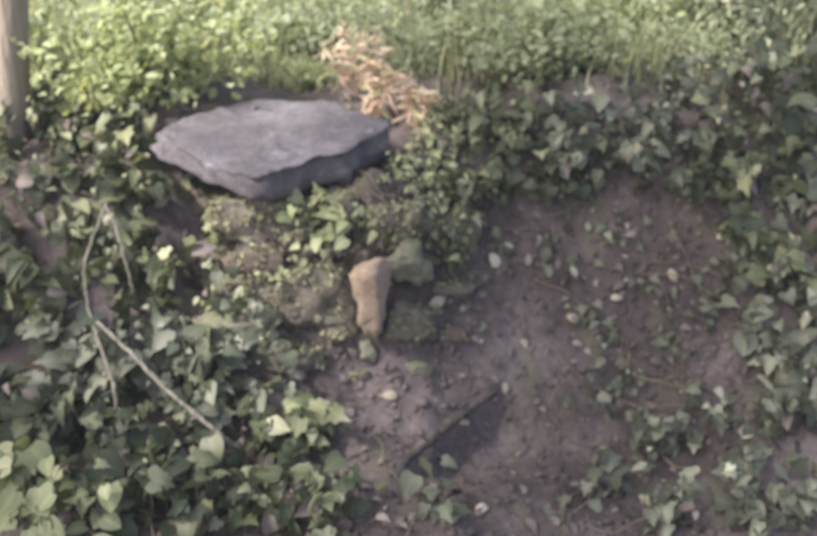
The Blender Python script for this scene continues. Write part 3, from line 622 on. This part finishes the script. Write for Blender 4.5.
# ------------------------------------------------------------------ bare stems and sticks
def pole(name, label, cat, pts, r0, r1, mat, group=None, rough=0.06):
    P = [at_depth(px, py, d) for px, py, d in pts]; base = np.array(P[-1])
    sp_ = smooth_path([p-base for p in P], 6); sp_ = [p+Vector((random.gauss(0, .0012), random.gauss(0, .0012), random.gauss(0, .0012))) for p in sp_]
    rad = np.linspace(r0, r1, len(sp_))*np.array([1.35 if k % 7 == 3 else random.uniform(0.88, 1.1) for k in range(len(sp_))])
    parts = [tube(sp_, rad, 8, rough)]
    for k in range(4, len(sp_)-3, 7):
        d = Vector((random.gauss(0, 1), -abs(random.gauss(0, .6)), random.gauss(0.2, .8))).normalized()*random.uniform(0.02, 0.06)
        parts.append(tube([sp_[k], sp_[k]+d*0.5+Vector((0, 0, .004)), sp_[k]+d], [rad[k]*0.45, rad[k]*0.35, rad[k]*0.2], 5))
    V, F = merge(parts)
    o = obj(name, V, F, M[mat], None, True, base); tag(o, label, cat, group); return o
def gdep(px, py, off=0.0):
    g = ground_at(px, py); return float((g-CAM) @ np.array([0, cp, -sp]))-off
def gp(L): return [(px, py, gdep(px, py, off)) for px, py, off in L]
pole('bare_stem', 'long bare stem bending from its peak down past the stick', 'stem', gp([(107, 203, 0.15), (97, 228, 0.16), (85, 262, 0.17), (87, 300, 0.16), (98, 340, 0.18), (112, 380, 0.17), (116, 410, 0.15), (114, 432, 0.0)]), 0.003, 0.0055, 'stick', 'bare stems on the left')
pole('bare_stem', 'short bare stem slanting down to the right from the same peak', 'stem', gp([(106, 206, 0.17), (118, 234, 0.19), (126, 265, 0.15), (133, 290, 0.1), (140, 312, 0.0)]), 0.003, 0.0042, 'stick', 'bare stems on the left')
pole('fallen_stick', 'straight pale stick slanting down through the left ivy', 'stick', gp([(97, 322, 0.20), (130, 352, 0.20), (165, 388, 0.20), (200, 418, 0.19), (226, 440, 0.16), (238, 454, 0.0)]), 0.005, 0.0065, 'stick')
pole('ledge_shade_strip', 'thin dark strip added as the shade line of the small earth ledge below the stones', 'shade strip', gp([(503, 386, 0.0), (482, 402, 0.012), (456, 420, 0.010), (430, 442, 0.012), (404, 462, 0.0)]), 0.005, 0.010, 'ledge_shade', None, 0.15)  # dark strip laid in for the shadow line under the ledge

# ------------------------------------------------------------------ litter on the soil
def litter():
    n = 650
    px = rng.uniform(330, 760, n); py = rng.uniform(170, 545, n)
    x0 = rng.uniform(-1.4, 1.5, 500); y0 = rng.uniform(1.6, 3.3, 500)
    G = ground_at(px, py); G = np.concatenate([G, np.stack([x0, y0, H(x0, y0)], -1)]); n = len(G)
    N = Nrm(G[:, 0], G[:, 1]); P = G+N*0.006
    nn = N+rng.normal(0, 0.35, (n, 3)); tt = rng.normal(0, 1, (n, 3))
    o = joined_leaves('leaf_litter', DRY, P, frames(nn, tt), 0.010+0.035*rng.random(n)**2.2, M['litter'], None, np.zeros(3))
    tag(o, 'small dead brown leaves strewn over the bare soil', 'leaf litter', kind='stuff')
    parts = []
    for k in range(110):
        p = ground_at(random.uniform(400, 740), random.uniform(190, 520)); a = random.gauss(1.57, 0.6); L = random.uniform(0.03, 0.12)
        pts = []
        for j in range(4):
            x = p[0]+math.cos(a)*L*(j/3-0.5)*0.6; y = p[1]+math.sin(a)*L*(j/3-0.5); x += random.gauss(0, .012); y += random.gauss(0, .012); pts.append((x, y, float(H(x, y))+0.002+random.uniform(0, .004)))
        parts.append(tube(smooth_path(pts, 3), random.uniform(0.0008, 0.0020), 4))
    V, F = merge(parts); o = obj('twigs', V, F, M['stem']); tag(o, 'thin twigs and rootlets on the bare soil', 'twigs', kind='stuff')
litter()
def clods():
    bm = bmesh.new(); bmesh.ops.create_icosphere(bm, subdivisions=1, radius=1); V0 = np.array([tuple(v.co) for v in bm.verts]); F0 = [tuple(v.index for v in f.verts) for f in bm.faces]; bm.free()
    n = 3600; px = rng.uniform(180, 790, n); py = rng.uniform(165, 560, n); G = ground_at(px, py); S = 0.0025+0.013*rng.random(n)**5
    J = V0[None]*(0.75+0.5*rng.random((n, len(V0), 1)))*rng.uniform(0.7, 1.3, (n, 1, 3))*S[:, None, None]+(G-np.array([0, 0, 0.1])*S[:, None])[:, None]
    F = [tuple(i+k*len(V0) for i in f) for k in range(n) for f in F0]
    o = obj('soil_clods', J.reshape(-1, 3), F, M['soil'], None, True); tag(o, 'crumbs and clods of earth on the bare bank', 'soil', kind='stuff')
clods()
def dry_leaf(px, py, spx, label, mat='dry_pale', shape=FALLEN, tip=(0.5, -0.2, -0.5)):
    g = ground_at(px, py); N = Nrm(g[0], g[1]); dep = gdep(px, py); s = spx*dep/FPX
    nn = N*0.6+CAMDIR*0.7+rng.normal(0, 0.2, 3); t = np.array(tip)+rng.normal(0, 0.9, 3)
    rot = frames(nn[None], t[None])[0]; V = (rot @ shape[0].T).T*s*1.6; V = V - V.mean(0)
    base = g+N*0.012
    o = obj('fallen_leaf', V, shape[1], M[mat], None, True, base)
    md = o.modifiers.new('thickness', 'SOLIDIFY'); md.thickness = 0.0015
    tag(o, label, 'leaf', 'pale fallen leaves')
for a in [(435, 303, 15, 'bright pale fallen leaf right of the upright tan stone'), (493, 263, 15, 'pale fallen leaf on bare soil level with the rounded stone'),
          (391, 396, 13, 'pale fallen leaf between the rubble and the dark ledge strip'), (504, 388, 9, 'pale fallen leaf at the upper end of the dark ledge strip'),
          (651, 163, 10, 'small whitish leaf near the top of the bare soil'), (724, 236, 14, 'whitish leaf at the edge of the right-hand ivy'),
          (672, 276, 11, 'pinkish pale leaf in the middle of the right-hand soil'), (573, 320, 12, 'pale leaf low on the middle of the soil slope'),
          (482, 512, 13, 'pale leaf on the soil at the bottom edge'), (678, 515, 10, 'tiny pale leaf beneath the low grey-green ivy'),
          (616, 298, 9, 'small pale leaf halfway down the soil slope'), (40, 110, 16, 'whitish leaf in front of the sapling trunk'),
          (207, 371, 8, 'tiny white leaf above the pale stick'), (744, 328, 12, 'pale pink leaf beside the middle right ivy')]: dry_leaf(*a)

# ------------------------------------------------------------------ added veil volume that lifts the darks and pales the background
def veil_volume():
    x0, x1, y0, y1, z0, z1 = gx[0]-2, gx[-1]+2, gy[0]-2, gy[-1]+2, float(Z.min())-1, 7.2
    V = [(x, y, z) for z in (z0, z1) for x, y in ((x0, y0), (x1, y0), (x1, y1), (x0, y1))]
    F = [(3, 2, 1, 0), (4, 5, 6, 7), (0, 1, 5, 4), (1, 2, 6, 5), (2, 3, 7, 6), (3, 0, 4, 7)]
    m = bpy.data.materials.new('veil_volume'); m.use_nodes = True; n = m.node_tree; n.nodes.clear()
    out = n.nodes.new('ShaderNodeOutputMaterial'); v = n.nodes.new('ShaderNodeVolumePrincipled')
    v.inputs['Color'].default_value = (0.92, 0.93, 0.95, 1); v.inputs['Density'].default_value = 0.008
    n.links.new(v.outputs[0], out.inputs['Volume'])
    o = obj('veil_volume', V, F, m, None, False); tag(o, 'thin pale volume added to wash out the darks and background', 'veil_volume', kind='stuff')
veil_volume()
